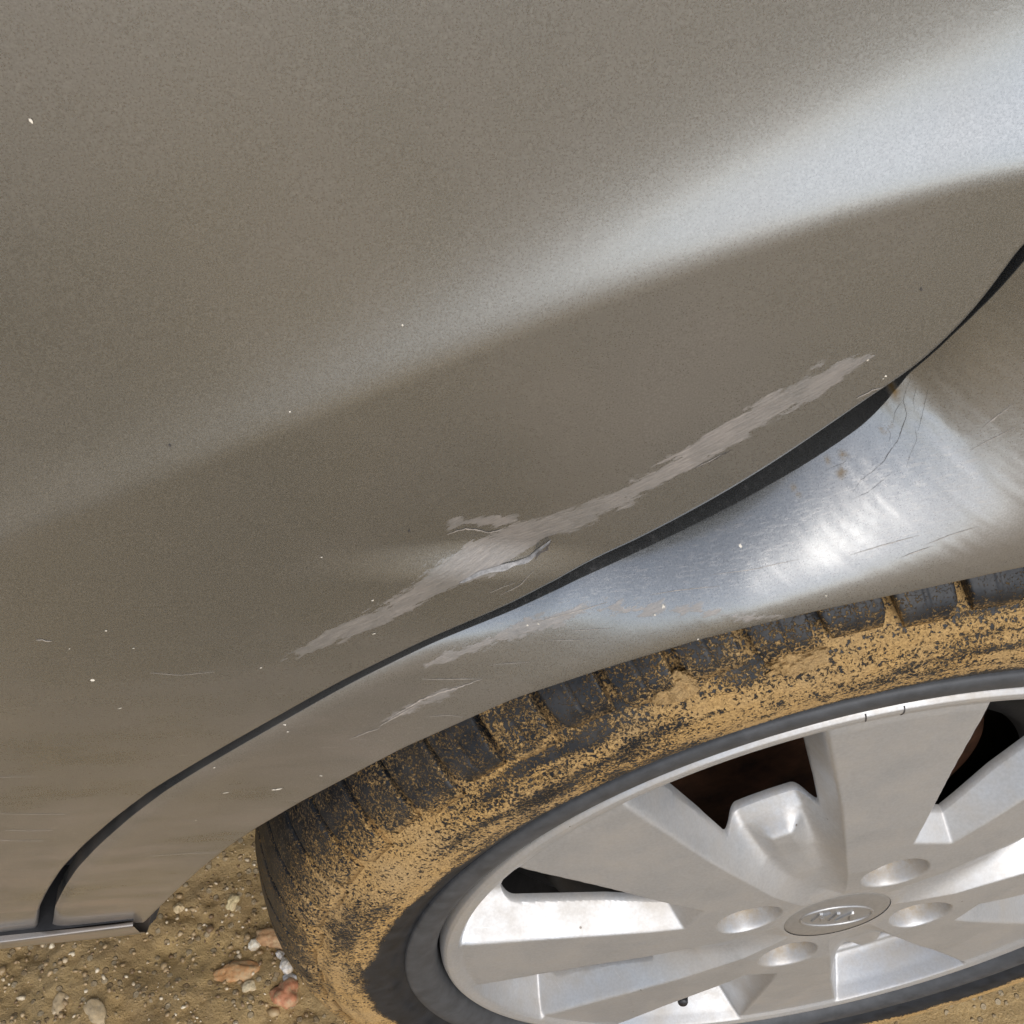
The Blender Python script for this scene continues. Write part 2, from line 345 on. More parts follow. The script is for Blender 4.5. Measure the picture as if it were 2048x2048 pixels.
# ------------------------------------------------------------------ rear door
def build_door():
    bottom = np.stack([np.linspace(-1.25, GX[0, 0]-.002, 170), np.full(170, ZS+.003)], 1)
    B = np.vstack([bottom, GX]); nu = len(B); ZT = 1.06
    K = 300; v = np.linspace(0, 1, K)**1.5
    zb = B[:, 1]; X = np.repeat(B[:, 0][None], K, 0); Z = zb[None]+(ZT-zb)[None]*v[:, None]
    # the curve may overhang a little; keep columns ordered
    Y = S(X, Z)
    # inward-rolled hem
    T = np.gradient(B, axis=0); T /= np.linalg.norm(T, axis=1)[:, None]; nrm = np.stack([T[:, 1], -T[:, 0]], 1)
    rows = []
    r = .0016
    for k, a in enumerate((90, 65, 40, 20, 0)):
        a = math.radians(a); off = r*math.cos(a); dy = r*(1-math.sin(a)) if k else 0.0
        P = B+nrm*off; rows.append((P[:, 0], S(B[:, 0], B[:, 1])+dy, P[:, 1]))
    P = B+nrm*r; hem = [(P[:, 0], S(B[:, 0], B[:, 1])+.004, P[:, 1])]; sl = [np.stack([P[:, 0], S(B[:, 0], B[:, 1])+.0041, P[:, 1]], 1), np.stack([P[:, 0]-nrm[:, 0]*.001, S(B[:, 0], B[:, 1])+.030, P[:, 1]-nrm[:, 1]*.001], 1)]
    mesh('door_gap_shade', np.concatenate(sl), gridfaces(2, nu), DARK, car)  # door hem flange coloured black, standing in for shade inside the gap
    lay = [(h[0], h[1], h[2]) for h in hem[::-1]]+[(q[0], q[1], q[2]) for q in rows[::-1][:-1]]
    V = [np.stack(q, 1) for q in lay]+[np.stack([X[i], Y[i], Z[i]], 1) for i in range(K)]
    V = np.concatenate(V); F = gridfaces(len(lay)+K, nu)
    return mesh('rear_door', V, F, PAINT, car, body_attrs(V, 'door'))
door = build_door()
# ------------------------------------------------------------------ quarter panel between gap and wheel arch
def build_quarter():
    T = np.gradient(GX, axis=0); T /= np.linalg.norm(T, axis=1)[:, None]; nrm = np.stack([T[:, 1], -T[:, 0]], 1)
    sG = np.r_[0, np.cumsum(np.linalg.norm(np.diff(GX, axis=0), axis=1))]
    def atp(px): P = on_body([px])[0]; return sG[np.argmin(np.hypot(GX[:, 0]-P[0], GX[:, 1]-P[2]))]
    gw = np.interp(sG, [0, .012, atp((500, 1460)), atp((850, 1278)), atp((1104, 1160)), atp((1342, 1040)), atp((1554, 916)), atp((1700, 815)), atp((1790, 755)), atp((1872, 691)), atp((2048, 465)), sG[-1]],
                   [.0070, .0072, .0052, .0048, .0062, .0118, .0162, .0180, .0138, .0074, .0048, .0042])
    for _ in range(60): gw[1:-1] = .5*gw[1:-1]+.25*(gw[2:]+gw[:-2])
    O = GX+nrm*gw[:, None]                            # root edge next to the gap
    dep = None
    # extend outside the frame: over the top and down behind the wheel
    top = np.stack([np.linspace(O[-1, 0]+.003, .95, 60), np.full(60, 1.04)], 1); back = np.stack([np.full(40, .95), np.linspace(1.03, .285, 40)], 1)
    A2 = AP[:, [0, 2]]
    # match parameters
    sO = np.r_[0, np.cumsum(np.linalg.norm(np.diff(O, axis=0), axis=1))]; iv = int(np.argmin(np.abs(O[:, 1]-GP[-1, 2]+.0)))
    aA = np.degrees(np.unwrap(np.arctan2(A2[:, 1]-.31, A2[:, 0])))
    if aA[0] < -90: aA += 360
    thr = aA
    nu = 1100
    # target angle along u for the arch; matched O parameter
    keyA = [aA[0], 135, 110, 92, 70, 45, aA[-1]]
    def near(px): P = on_body([px])[0]; return float(np.interp(0, [0, 1], [0, 1]))*0+sO[np.argmin(np.hypot(O[:, 0]-P[0], O[:, 1]-P[2]))]
    OO = np.vstack([O, top, back]); sOO = np.r_[0, np.cumsum(np.linalg.norm(np.diff(OO, axis=0), axis=1))]
    keyO = [0, near((850, 1278)), near((1500, 950)), near((2048, 470)), sO[-1], sOO[len(O)+45], sOO[-1]]
    uu = np.concatenate([np.linspace(0, 3, 800), np.linspace(3, 6, 300)[1:]])
    ang = np.interp(uu, range(7), keyA); so = spline(range(7), keyO)(uu); so = np.interp(uu, range(7), keyO)
    for _ in range(40): so[1:-1] = .5*so[1:-1]+.25*(so[2:]+so[:-2]); ang[1:-1] = .5*ang[1:-1]+.25*(ang[2:]+ang[:-2])
    o = np.stack([np.interp(so, sOO, OO[:, k]) for k in (0, 1)], 1)
    al = np.stack([np.interp(-ang, -aA, AP[:, k]) for k in range(3)], 1)
    depth = np.interp(so, [0, near((500, 1460)), near((1100, 1165)), near((1500, 950)), near((1750, 780)), near((1900, 670)), near((2048, 470)), sO[-1], sO[-1]+.3],
                      [.0010, .0010, .0016, .0068, .0100, .0056, .0012, .001, 0])
    for _ in range(30): depth[1:-1] = .5*depth[1:-1]+.25*(depth[2:]+depth[:-2])
    yo = S(o[:, 0], o[:, 1])+depth
    keys = [0, near((500, 1460)), near((850, 1278)), near((1104, 1160)), near((1342, 1040)), near((1554, 916)), near((1755, 778)), near((1900, 660)), near((2048, 470)), sO[-1]]
    kex = np.interp(so, keys, [16, 16, 12, 6.5, 3.8, 2.8, 2.3, 2, 2, 2]); amp = np.interp(so, keys, [.0014, .0016, .0024, .0044, .0084, .0138, .0195, .0150, .010, .008])
    w2 = np.interp(so, keys, [0, 0, 0, 0, 0, .18, .5, .92, 1, 1])
    for q in (kex, w2, amp):
        for _ in range(300): q[1:-1] = .5*q[1:-1]+.25*(q[2:]+q[:-2])
    K = 130; v = np.linspace(0, 1, K)**2.3
    e = 1-(1-v[:, None])**kex[None]; e = e*(1-w2[None])+smooth(-.05, .80, v)[:, None]*w2[None]; e[0] = 0
    Dp = (al[:, 1]-yo)[None]
    X = o[None, :, 0]*(1-v[:, None])+al[None, :, 0]*v[:, None]; Z = o[None, :, 1]*(1-v[:, None])+al[None, :, 2]*v[:, None]
    Y = yo[None]-amp[None]*e+(Dp+amp[None])*(v[:, None]*1.25-.25*v[:, None]**5)
    Y = Y
    # crumpled metal below the pinched end of the gap
    c = on_body([(1790, 850)])[0]; g = np.exp(-(((X-c[0])/.030)**2+((Z-c[2])/.028)**2))
    Y = Y + g*(.00006*noise(X*60+Z*10, Z*60, 0, 5)+.00007*fbm(X*260, Z*200, 0, 3, 9)) + .00003*noise(X*300+Z*500, Z*240, 0, 3)*smooth(-.25, -.1, X)
    rowsB = [np.stack([o[:, 0], yo+.007, o[:, 1]], 1), np.stack([o[:, 0], yo+.004, o[:, 1]], 1), np.stack([o[:, 0], yo+.0015, o[:, 1]], 1)]
    mid = [np.stack([X[i], Y[i], Z[i]], 1) for i in range(K)]
    mid[0][:, 1] += .0003
    na = np.stack([-al[:, 0], .31-al[:, 2]], 1); na /= np.linalg.norm(na, axis=1)[:, None]
    rowsE = []
    for off, dy in ((.0007, .0004), (.001, .0012), (.0008, .003), (-.004, .016)):
        rowsE.append(np.stack([al[:, 0]+na[:, 0]*off, al[:, 1]+dy, al[:, 2]+na[:, 1]*off], 1))
    V = np.concatenate(rowsB+mid+rowsE); F = gridfaces(len(rowsB)+K+len(rowsE), len(uu), flip=True)
    ob = mesh('quarter_panel', V, F, PAINT, car); PROJ[0] = bvh(ob)
    for k, a in body_attrs(V, 'q').items(): ob.data.attributes.new(k, 'FLOAT', 'POINT').data.foreach_set('value', a.astype(np.float32))
    # inner frame behind the gap and wheel arch liner
    fr = [];
    for off, dy in ((.002, .027), (-.020, .027)):
        fr.append(np.stack([GX[:, 0]+nrm[:, 0]*(gw+off), S(GX[:, 0], GX[:, 1])+dy, GX[:, 1]+nrm[:, 1]*(gw+off)], 1))
    mesh('door_frame', np.concatenate(fr), gridfaces(2, len(GX)), DARK, car)
    ln = []
    for off, y in ((.002, .016), (.010, .035), (.036, .06), (.038, .24)):
        Q = al.copy(); Q[:, 0] -= na[:, 0]*off; Q[:, 2] -= na[:, 1]*off; Q[:, 1] = Q[:, 1]*(1 if y < .02 else 0)+y; ln.append(Q)
    back = ln[-1].copy(); back[:, 0] = 0; back[:, 2] = .31; ln.append(back)
    mesh('wheel_arch_liner', np.concatenate(ln), gridfaces(5, len(al), flip=True), DARK, car)
    return ob, al
quarter, ARCHL = build_quarter()
# ------------------------------------------------------------------ sill
def build_sill():
    xe = ARCHL[0, 0]-.002; xs = np.r_[np.linspace(-1.25, -.6, 30), np.linspace(-.59, xe, 130)]
    prof = [(.0022, .003), (.0021, .0012), (.0019, .0006), (.0016, .0005), (.0014, .00053), (.0011, .0006), (.0002, .0008), (-.001, .0011), (-.004, .0018), (-.010, .0028), (-.017, .0048), (-.022, .0068), (-.0255, .0100), (-.0270, .016), (-.0270, .04), (-.015, .12)]   # (dz, dy)
    y0 = float(S(0, ZS)); V = []
    for k, (dz, dy) in enumerate(prof):
        wob = .0006*noise(xs*18, k*.7, 0, 4)
        V.append(np.stack([xs, y0+dy+wob, np.full_like(xs, ZS+dz)+wob], 1))
    V = np.concatenate(V); n = len(V); A = dict(scuff=np.full(n, -20.), crack=np.full(n, -20.), rust=np.zeros(n), abrade=np.full(n, .08))
    mesh('sill', V, gridfaces(len(prof), len(xs), flip=True), PAINT, car, A)
    mesh('sill_gap_shade', [(xs[0], y0+.003, ZS+.0021), (xs[-1], y0+.003, ZS+.0021), (xs[-1], y0+.03, ZS+.0021), (xs[0], y0+.03, ZS+.0021)], [(0, 1, 2, 3)], DARK, car)  # black sheet over the sill shelf, painted shade at the gap bottom
    # end plate of the sill behind the arch lip
    bm = bmesh.new()
    P = [(q[0], q[2]) for q in at_y([(266, 1862), (294, 1860), (310, 1850), (326, 1802), (318, 1780), (270, 1800)], .024)]
    a = [bm.verts.new((x, .024, z)) for x, z in P]; b = [bm.verts.new((x, .12, z)) for x, z in P]
    bm.faces.new(a); bm.faces.new(b[::-1])
    for i in range(6): bm.faces.new((a[i], b[i], b[(i+1) % 6], a[(i+1) % 6]))
    bmesh.ops.recalc_face_normals(bm, faces=bm.faces); bmesh.ops.bevel(bm, geom=list(bm.edges), offset=.002, segments=2, affect='EDGES')
    me = bpy.data.meshes.new('sill_end'); bm.to_mesh(me); bm.free(); me.materials.append(DARK); ob = bpy.data.objects.new('sill_end', me); C.objects.link(ob); ob.parent = car
build_sill()
def build_underbody():
    bm = bmesh.new()
    for (x0, x1, y0, y1, z0, z1) in ((-1.25, -.40, .10, 1.5, .30, 1.03), (.42, .95, .10, 1.5, .30, 1.03), (-.40, .42, .27, 1.5, .30, 1.03), (-.4, .42, .06, .27, .74, 1.03)):
        r = bmesh.ops.create_cube(bm, size=1)
        for v in r['verts']: v.co = ((x0+x1)/2+v.co.x*(x1-x0-.001), (y0+y1)/2+v.co.y*(y1-y0), (z0+z1)/2+v.co.z*(z1-z0))
    me = bpy.data.meshes.new('underbody'); bm.to_mesh(me); bm.free(); me.materials.append(DARK)
    o = bpy.data.objects.new('underbody', me); C.objects.link(o); o.parent = car
build_underbody()
# ------------------------------------------------------------------ marks on the panels
def strip_on_body(name, pts, width, lift, mat, parent, label=None):
    """a thin curved sliver standing proud of the panel"""
    P = on_body(pts); Q = resample(P, 26, 2); n = len(Q); T = np.gradient(Q, axis=0); T /= np.linalg.norm(T, axis=1)[:, None]
    side = np.cross(T, [0, -1, 0]); s = np.linspace(0, 1, n); wd = width*np.sin(np.pi*np.clip(s, .03, .97))**.6*(1+.35*noise(s*14, 0, 0, 3))
    up = lift*np.sin(np.pi*s)**.5*(1+.4*noise(s*9, 3, 0, 5))
    rows = []
    for k, (a, b) in enumerate(((-.5, .0), (-.1, .5), (.3, 1.0), (.5, 1.1), (.45, .8), (0, .2), (-.5, -.15))):
        R = Q+side*(wd*a)[:, None]; R[:, 1] = Q[:, 1]-.0002-up*b; rows.append(R)
    V = np.concatenate(rows)
    o = mesh(name, V, gridfaces(len(rows), n), mat, parent); 
    if label: o['label'] = label
    return o
TREES = {'door': bvh(door), 'quarter': bvh(quarter)}
def mark(name, which, pts, width, mat, jag=.35, lift=.00012, n=None, label=None):
    """a hairline mark (crack, scratch, chip) following the panel it is on; width in mm"""
    P = []; Nn = []; Q = resample(np.array(pts, float), n or max(6, int(np.linalg.norm(np.diff(np.array(pts, float), axis=0), axis=1).sum()/6)))
    for q in Q:
        h = TREES[which].ray_cast(Vector(CO), Vector(rays(q)[0]))
        if h[0] is None: continue
        nn = np.array(h[1]); nn = nn*(-1 if nn[1] > 0 else 1); P.append(np.array(h[0])+nn*lift); Nn.append(nn)
    if len(P) < 3: return
    P = np.array(P); Nn = np.array(Nn); m_ = len(P); T = np.gradient(P, axis=0); T /= np.linalg.norm(T, axis=1)[:, None]+1e-12; sd_ = np.cross(T, Nn)
    t = np.linspace(0, 1, m_); wd = width/1000*np.clip(np.sin(np.pi*np.clip(t, .02, .98)), .15, 1)**.7*(1+jag*RNG.uniform(-1, 1, m_)); off = width/1000*jag*RNG.uniform(-1, 1, m_)
    V = np.concatenate([P+sd_*(off-wd/2)[:, None], P+Nn*.00004+sd_*off[:, None], P+sd_*(off+wd/2)[:, None]])
    o = mesh(name, V, gridfaces(3, m_), mat, car)
    if label: o['label'] = label
    return o
FLAKE = mat_simple('torn_paint_edge', (.27, .26, .25), .55, .2, .4, 900, .0001)
strip_on_body('paint_flake', [(918, 1165), (960, 1142), (1010, 1130), (1056, 1116), (1078, 1098), (1102, 1078)], .0007, .0009, FLAKE, car, 'long torn lip of paint curling off the door scrape')
0 and strip_on_body('paint_flake', [(894, 1068), (925, 1057), (955, 1060), (985, 1064), (1006, 1058)], .0004, .0005, FLAKE, car, 'short torn lip of paint above the long one')
STRAW = mat_simple('dry_grass_stem', (.55, .47, .30), .6, 0, .2, 200, .0001)
CRK = mat_simple('dark_mark', (.07, .062, .056), .8, 0, .3, 300, 0)  # plain dark tone for cracks, tar spots and lip nicks
PALE = mat_simple('bare_scratch', (.37, .335, .30), .5, .2, .3, 500, 0)
CHIP = mat_simple('chipped_primer', (.72, .66, .56), .6, 0, .2, 500, 0)
for pts, w_ in (([(1822, 755), (1812, 780), (1806, 800), (1814, 830), (1802, 862), (1796, 880), (1778, 905), (1766, 925), (1742, 945), (1722, 960), (1705, 985)], .34),
                ([(1858, 770), (1850, 805), (1842, 840), (1836, 862)], .25), ([(1830, 850), (1834, 880), (1822, 905), (1812, 935)], .16),
                ([(1700, 905), (1690, 925), (1660, 936), (1640, 950)], .2), ([(1806, 800), (1790, 822), (1786, 846)], .2), ([(1835, 770), (1826, 800), (1830, 824)], .18),
                ([(1790, 940), (1760, 965), (1735, 985), (1700, 1000)], .16), ([(1770, 850), (1782, 868), (1776, 890)], .16)):
    mark('crack', 'quarter', pts, w_*.32, CRK, .6)
mark('crack', 'door', [(1384, 938), (1408, 928), (1440, 912), (1462, 900)], .35, CRK, .5)
mark('crack', 'door', [(916, 1168), (950, 1150), (975, 1140), (1010, 1134), (1050, 1122), (1074, 1106), (1100, 1080)], .5, CRK, .5, .00005)
mark('crack', 'door', [(1068, 1112), (1076, 1098), (1092, 1088), (1104, 1072)], .8, CRK, .4, .0016)
for which, pts, w_ in (('door', [(894, 1068), (912, 1062), (932, 1057), (955, 1059), (975, 1065), (1006, 1058)], .55), ('quarter', [(1066, 1246), (1120, 1232), (1170, 1218), (1215, 1204)], .28), ('quarter', [(845, 1358), (900, 1358), (960, 1357)], .2), ('quarter', [(1130, 1262), (1180, 1259), (1230, 1256)], .14),
                       ('quarter', [(1090, 1281), (1150, 1280), (1195, 1278)], .14), ('quarter', [(770, 1446), (790, 1430), (815, 1415), (842, 1400), (880, 1385), (920, 1374), (965, 1357)], .5), ('quarter', [(758, 1452), (780, 1440), (830, 1412)], .4),
                       ('quarter', [(1800, 1116), (1830, 1104), (1866, 1092)], .2), ('quarter', [(1850, 1090), (1900, 1070), (1960, 1052)], .15), ('quarter', [(1960, 860), (1990, 835), (2030, 806)], .3), ('quarter', [(1940, 900), (1980, 880), (2040, 850)], .2),
                       ('quarter', [(1700, 1110), (1760, 1092), (1840, 1070)], .15), ('quarter', [(1420, 1150), (1500, 1140), (1600, 1118)], .15), ('quarter', [(1300, 1190), (1360, 1180), (1440, 1172)], .18), ('quarter', [(700, 1478), (740, 1462), (760, 1456)], .3), ('quarter', [(860, 1432), (900, 1430), (925, 1434)], .15),
                       ('door', [(0, 1627), (40, 1628), (130, 1628)], .22), ('door', [(10, 1660), (60, 1661), (105, 1660)], .28), ('door', [(0, 1680), (50, 1681), (88, 1681)], .28), ('door', [(0, 1554), (40, 1553), (72, 1553)], .18), ('door', [(72, 1280), (86, 1279), (92, 1282), (104, 1281)], .5),
                       ('door', [(1392, 934), (1420, 922), (1443, 908)], .25), ('door', [(300, 1345), (360, 1350), (430, 1343)], .15), ('door', [(1712, 797), (1730, 788), (1745, 780), (1765, 774)], .38), ('quarter', [(300, 1712), (380, 1706), (480, 1704)], .13),
                       ('quarter', [(980, 1330), (1020, 1326), (1060, 1324)], .15), ('door', [(1000, 1190), (1040, 1170), (1068, 1140)], .18), ('door', [(980, 1185), (1010, 1172), (1030, 1165)], .15)):
    mark('scratch', which, pts, w_, PALE, .3)
for which, (x_, y_), l_, w_ in (('door', (62, 241), 6, 2.0), ('door', (805, 650), 4, .9), ('door', (580, 823), 4, .8), ('door', (643, 1114), 4, .9), ('door', (748, 1267), 7, .8), ('door', (745, 1200), 5, 1.2), ('door', (522, 1335), 5, .9), ('door', (267, 1296), 4, .8), ('door', (212, 1261), 5, .9), ('door', (139, 1297), 3, .7), ('door', (240, 1416), 9, .6), ('door', (1735, 720), 5, .9), ('door', (1771, 752), 5, 1.0), ('door', (1766, 757), 3, .8),
                                ('quarter', (554, 1578), 20, 2.0), ('quarter', (452, 1585), 12, 1.0), ('quarter', (642, 1551), 5, 1.2), ('quarter', (570, 1449), 5, 1.0), ('quarter', (576, 1463), 5, .9), ('quarter', (429, 1535), 5, .9), ('quarter', (598, 1606), 5, 1.2), ('quarter', (1327, 1213), 6, 2.0), ('quarter', (1481, 1092), 6, 1.8), ('quarter', (1396, 1278), 4, 1.3), ('quarter', (1652, 1191), 4, 1.1), ('quarter', (392, 1640), 4, .9), ('quarter', (600, 1310), 4, .8), ('quarter', (1055, 1250), 4, 1.0), ('quarter', (1077, 1248), 4, .9), ('quarter', (1310, 1230), 4, 1.)):
    mark('paint_chip', which, [(x_-l_/2, y_+l_*.1), (x_, y_), (x_+l_/2, y_-l_*.1)], w_*.45, CHIP, .3, n=6)
for which, (x_, y_), l_ in (('door', (818, 1063), 5), ('door', (1842, 580), 6), ('door', (340, 892), 4), ('quarter', (1690, 838), 4)):
    mark('tar_spot', which, [(x_-l_/2, y_), (x_, y_-1), (x_+l_/2, y_-1)], .7, CRK, .3, n=6)
# ------------------------------------------------------------------ wheel
wheel = empty('wheel', (0, 0, .31), car); wheel['label'] = 'muddy rear wheel with a silver multi spoke cover'
prof = np.array([(.2035, .012), (.204, .003), (.207, -.001), (.212, -.0035), (.2175, -.004), (.219, -.0025), (.2205, -.0045), (.227, -.0075), (.236, -.009), (.246, -.0085), (.254, -.0055), (.261, 0), (.2675, .007), (.2735, .0165), (.278, .027), (.281, .038), (.2835, .052), (.285, .07), (.285, .075), (.2775, .0755), (.2775, .082), (.285, .0825), (.285, .1), (.285, .112), (.2775, .1125), (.2775, .119), (.285, .1195), (.284, .14), (.281, .155), (.274, .172), (.255, .187), (.235, .19), (.205, .18)])
def tyre_mud(r, y, ang, X, Z):
    """how much mud cakes the tyre: sidewall ring thick, bead clean, tread blocks speckled"""
    n = fbm(X*18, Z*18, y*18, 4, 21)
    edge = r+.0022*fbm(X*60, Z*60, 0, 3, 8)+np.maximum(-.0185+.027*np.cos(ang-math.radians(118)), -.0050)+.004*smooth(.3, 1, -np.sin(ang))
    dg = np.degrees(ang) % 360; left = smooth(128, 165, dg)*smooth(350, 330, dg)
    streak = fbm(ang*9, r*330, y*60, 4, 61)
    body = .475+.13*n+.16*streak+.03*left+.22*smooth(180, 205, dg)-.08*smooth(.250, .262, r)*(1-left)-.26*smooth(.267, .277, r)*(1-.15*left)+.08*smooth(.240,.232,r)
    return np.clip(smooth(.2275, .2350, edge)*body, 0, 1.05)
def build_tyre():
    s = np.r_[0, np.cumsum(np.linalg.norm(np.diff(prof, axis=0), axis=1))]
    keep = resample(prof, 150); nA = 1000
    a = np.linspace(0, 2*np.pi, nA, endpoint=False); r = np.repeat(keep[:, 0][:, None], nA, 1); y = np.repeat(keep[:, 1][:, None], nA, 1)
    X = r*np.cos(a); Z = r*np.sin(a)
    m_ = tyre_mud(r, y, a[None], X, Z)
    lump = np.clip(fbm(X*55, Z*55, y*55, 5, 2)+.25, 0, 2)*.0011*smooth(.55, .95, m_)*smooth(.226, .234, r)*(1-smooth(.266, .272, r))
    # thin circumferential ribs under the shoulder
    dr = -.0008*np.exp(-((r-.2565)/.0009)**2)-.0006*np.exp(-((r-.2495)/.0007)**2)
    # fine radial knurl next to the rim protector
    kn = .00025*np.sin(a*520)*np.exp(-((r-.2235)/.0025)**2)
    Y = y-lump-dr*(y < .01)-kn*(y < 0)
    ob = mesh('tyre', np.stack([X, Y, Z], -1).reshape(-1, 3), gridfaces(150, nA, True, flip=True), RUBBER, wheel, dict(mud=m_.ravel()))
    return ob
build_tyre()
NB = 72; PH = math.radians(98.6)
def build_blocks():
    pr = resample(prof[10:17], 60); T = np.gradient(pr, axis=0); T /= np.linalg.norm(T, axis=1)[:, None]; nn = np.stack([T[:, 1]*1.0, -T[:, 0]], 1)
    s = np.r_[0, np.cumsum(np.linalg.norm(np.diff(pr, axis=0), axis=1))]; L = s[-1]; step = 2*math.pi/NB
    for b in range(NB):
        rs = np.random.default_rng(b); vs = .0035+.002*(b % 2) + rs.uniform(0, .001)
        nu, nv = 25, 22
        U = np.linspace(0, 1, nu); Vv = np.linspace(0, 1, nv)
        us = np.r_[0, 0, U, 1, 1]; vsn = np.r_[0, 0, Vv, 1, 1]
        cen = PH+step*(b+.5)
        ww = step*(.447+.015*rs.uniform(-1, 1))
        P = []; MU = []
        for j, v in enumerate(vsn):
            sv_ = vs+(L-vs)*v; q = np.array([np.interp(sv_, s, pr[:, 0]), np.interp(sv_, s, pr[:, 1])]); nq = np.array([np.interp(sv_, s, nn[:, 0]), np.interp(sv_, s, nn[:, 1])])
            for i, u in enumerate(us):
                uu = 2*u-1
                narrow = 1-.13*(1-v)**3-.10*max(0, .12-v)/.12*abs(uu)**3
                skew = -.012*(1-v)**2+.006*v
                a = cen+uu*ww*narrow+skew
                h = .0056*smooth(-.02, .10, np.array(v))
                if i in (0, nu+3) or j == 0: h = -.002
                elif i in (1, nu+2): h = min(h, .0032)
                if abs(uu) < .03 and .03 < v < .38: h -= .0007*smooth(.38, .3, np.array(v))
                dgb = math.degrees(cen) % 360; h = float(h)*(1-.30*float(smooth(132, 146, np.array(dgb)))); h = max(h, -.002)
                if abs(uu) > .9 and 1 < i < nu+2: h -= .0004*((abs(uu)-.9)/.1)
                R = q[0]+nq[0]*h; Y = q[1]+nq[1]*h; P.append((R*math.cos(a), Y, R*math.sin(a)))
        V = np.array(P); ang = np.arctan2(V[:, 2], V[:, 0]); rr = np.hypot(V[:, 0], V[:, 2])
        big = noise(V[:, 0]*30+5, V[:, 2]*30, V[:, 1]*30, 11); dg = np.degrees(ang) % 360
        mu = .335-.04*smooth(.266, .276, rr)+.10*big+.24*smooth(.264, .256, rr)
        mu = mu + .04*smooth(128, 145, dg)+.22*smooth(180, 205, dg)*(dg < 330)
        edge = np.tile(np.r_[1, 1, np.clip((np.abs(2*U-1)-.88)/.12, 0, 1), 1, 1], len(vsn)); mu = mu + .07*edge*smooth(.279, .268, rr)
        if b in (6, ): mu = mu+.12
        o = mesh('tread_block', V, gridfaces(len(vsn), len(us)), RUBBER, wheel, dict(mud=np.clip(mu, 0, 1.1)))
build_blocks()
# caked mud lumps in the grooves
def clump(name, angdeg, r, y, sx, sy, sz, seed, label):
    bm = bmesh.new(); bmesh.ops.create_icosphere(bm, subdivisions=5, radius=1)
    V = np.array([v.co[:] for v in bm.verts]); n = fbm(V[:, 0]*2, V[:, 1]*2, V[:, 2]*2, 5, seed); n2 = fbm(V[:, 0]*9, V[:, 1]*9, V[:, 2]*9, 3, seed+5)
    a = math.radians(angdeg)
    for v, k, k2 in zip(bm.verts, n, n2): v.co = v.co*(1+.35*k+.10*k2)
    M = Matrix.Translation((r*math.cos(a), y, r*math.sin(a))) @ Matrix.Rotation(-a+math.pi/2, 4, 'Y') @ Matrix.Diagonal((sx, sy, sz, 1))
    bm.transform(M); me = bpy.data.meshes.new(name); bm.to_mesh(me); bm.free(); me.materials.append(MUD)
    for p in me.polygons: p.use_smooth = True
    o = bpy.data.objects.new(name, me); C.objects.link(o); o.parent = wheel; o['label'] = label; return o
clump('mud_clump', 122.6, .2765, .022, .010, .012, .005, 3, 'biggest mud lump packed on the tread beside the arch edge')
clump('mud_clump', 118.9, .258, -.001, .008, .004, .006, 8, 'mud lump smeared at the end of a tread groove')
clump('mud_clump', 110.0, .254, -.004, .009, .0035, .005, 12, 'low mud lump on the upper sidewall')
# rim protector ring, steel rim, drum
def lathe(name, pr_, mat, parent, nA=256, yoff=0, attrs=None):
    pr_ = np.array(pr_); a = np.linspace(0, 2*np.pi, nA, endpoint=False)
    V = np.stack([pr_[:, 0][:, None]*np.cos(a), np.repeat(pr_[:, 1][:, None], nA, 1)+yoff, pr_[:, 0][:, None]*np.sin(a)], -1).reshape(-1, 3)
    return mesh(name, V, gridfaces(len(pr_), nA, True, flip=True), mat, parent, attrs)
lathe('rim_edge_ring', [(.2015, .020), (.2018, .006), (.2030, .0005), (.2055, -.0028), (.2095, -.0048), (.2140, -.0056), (.2175, -.0054), (.2185, -.0040), (.2185, .004)], RINGM, wheel, 360)
lathe('steel_rim', [(.2035, .014), (.200, .022), (.196, .03), (.190, .05), (.180, .075), (.176, .12), (.190, .165), (.2, .175)], BLACKSTEEL, wheel)
lathe('brake_drum', [(.0, .062), (.06, .062), (.095, .064), (.108, .070), (.112, .078), (.112, .083), (.118, .084), (.118, .112), (.124, .113), (.126, .118), (.150, .122), (.158, .150), (.0, .16)], RUST, wheel, 180)
sp = lathe('steel_wheel_disc', [(.118, .050), (.125, .040), (.140, .043), (.150, .058), (.168, .070), (.178, .078)], BLACKSTEEL, wheel, 180)
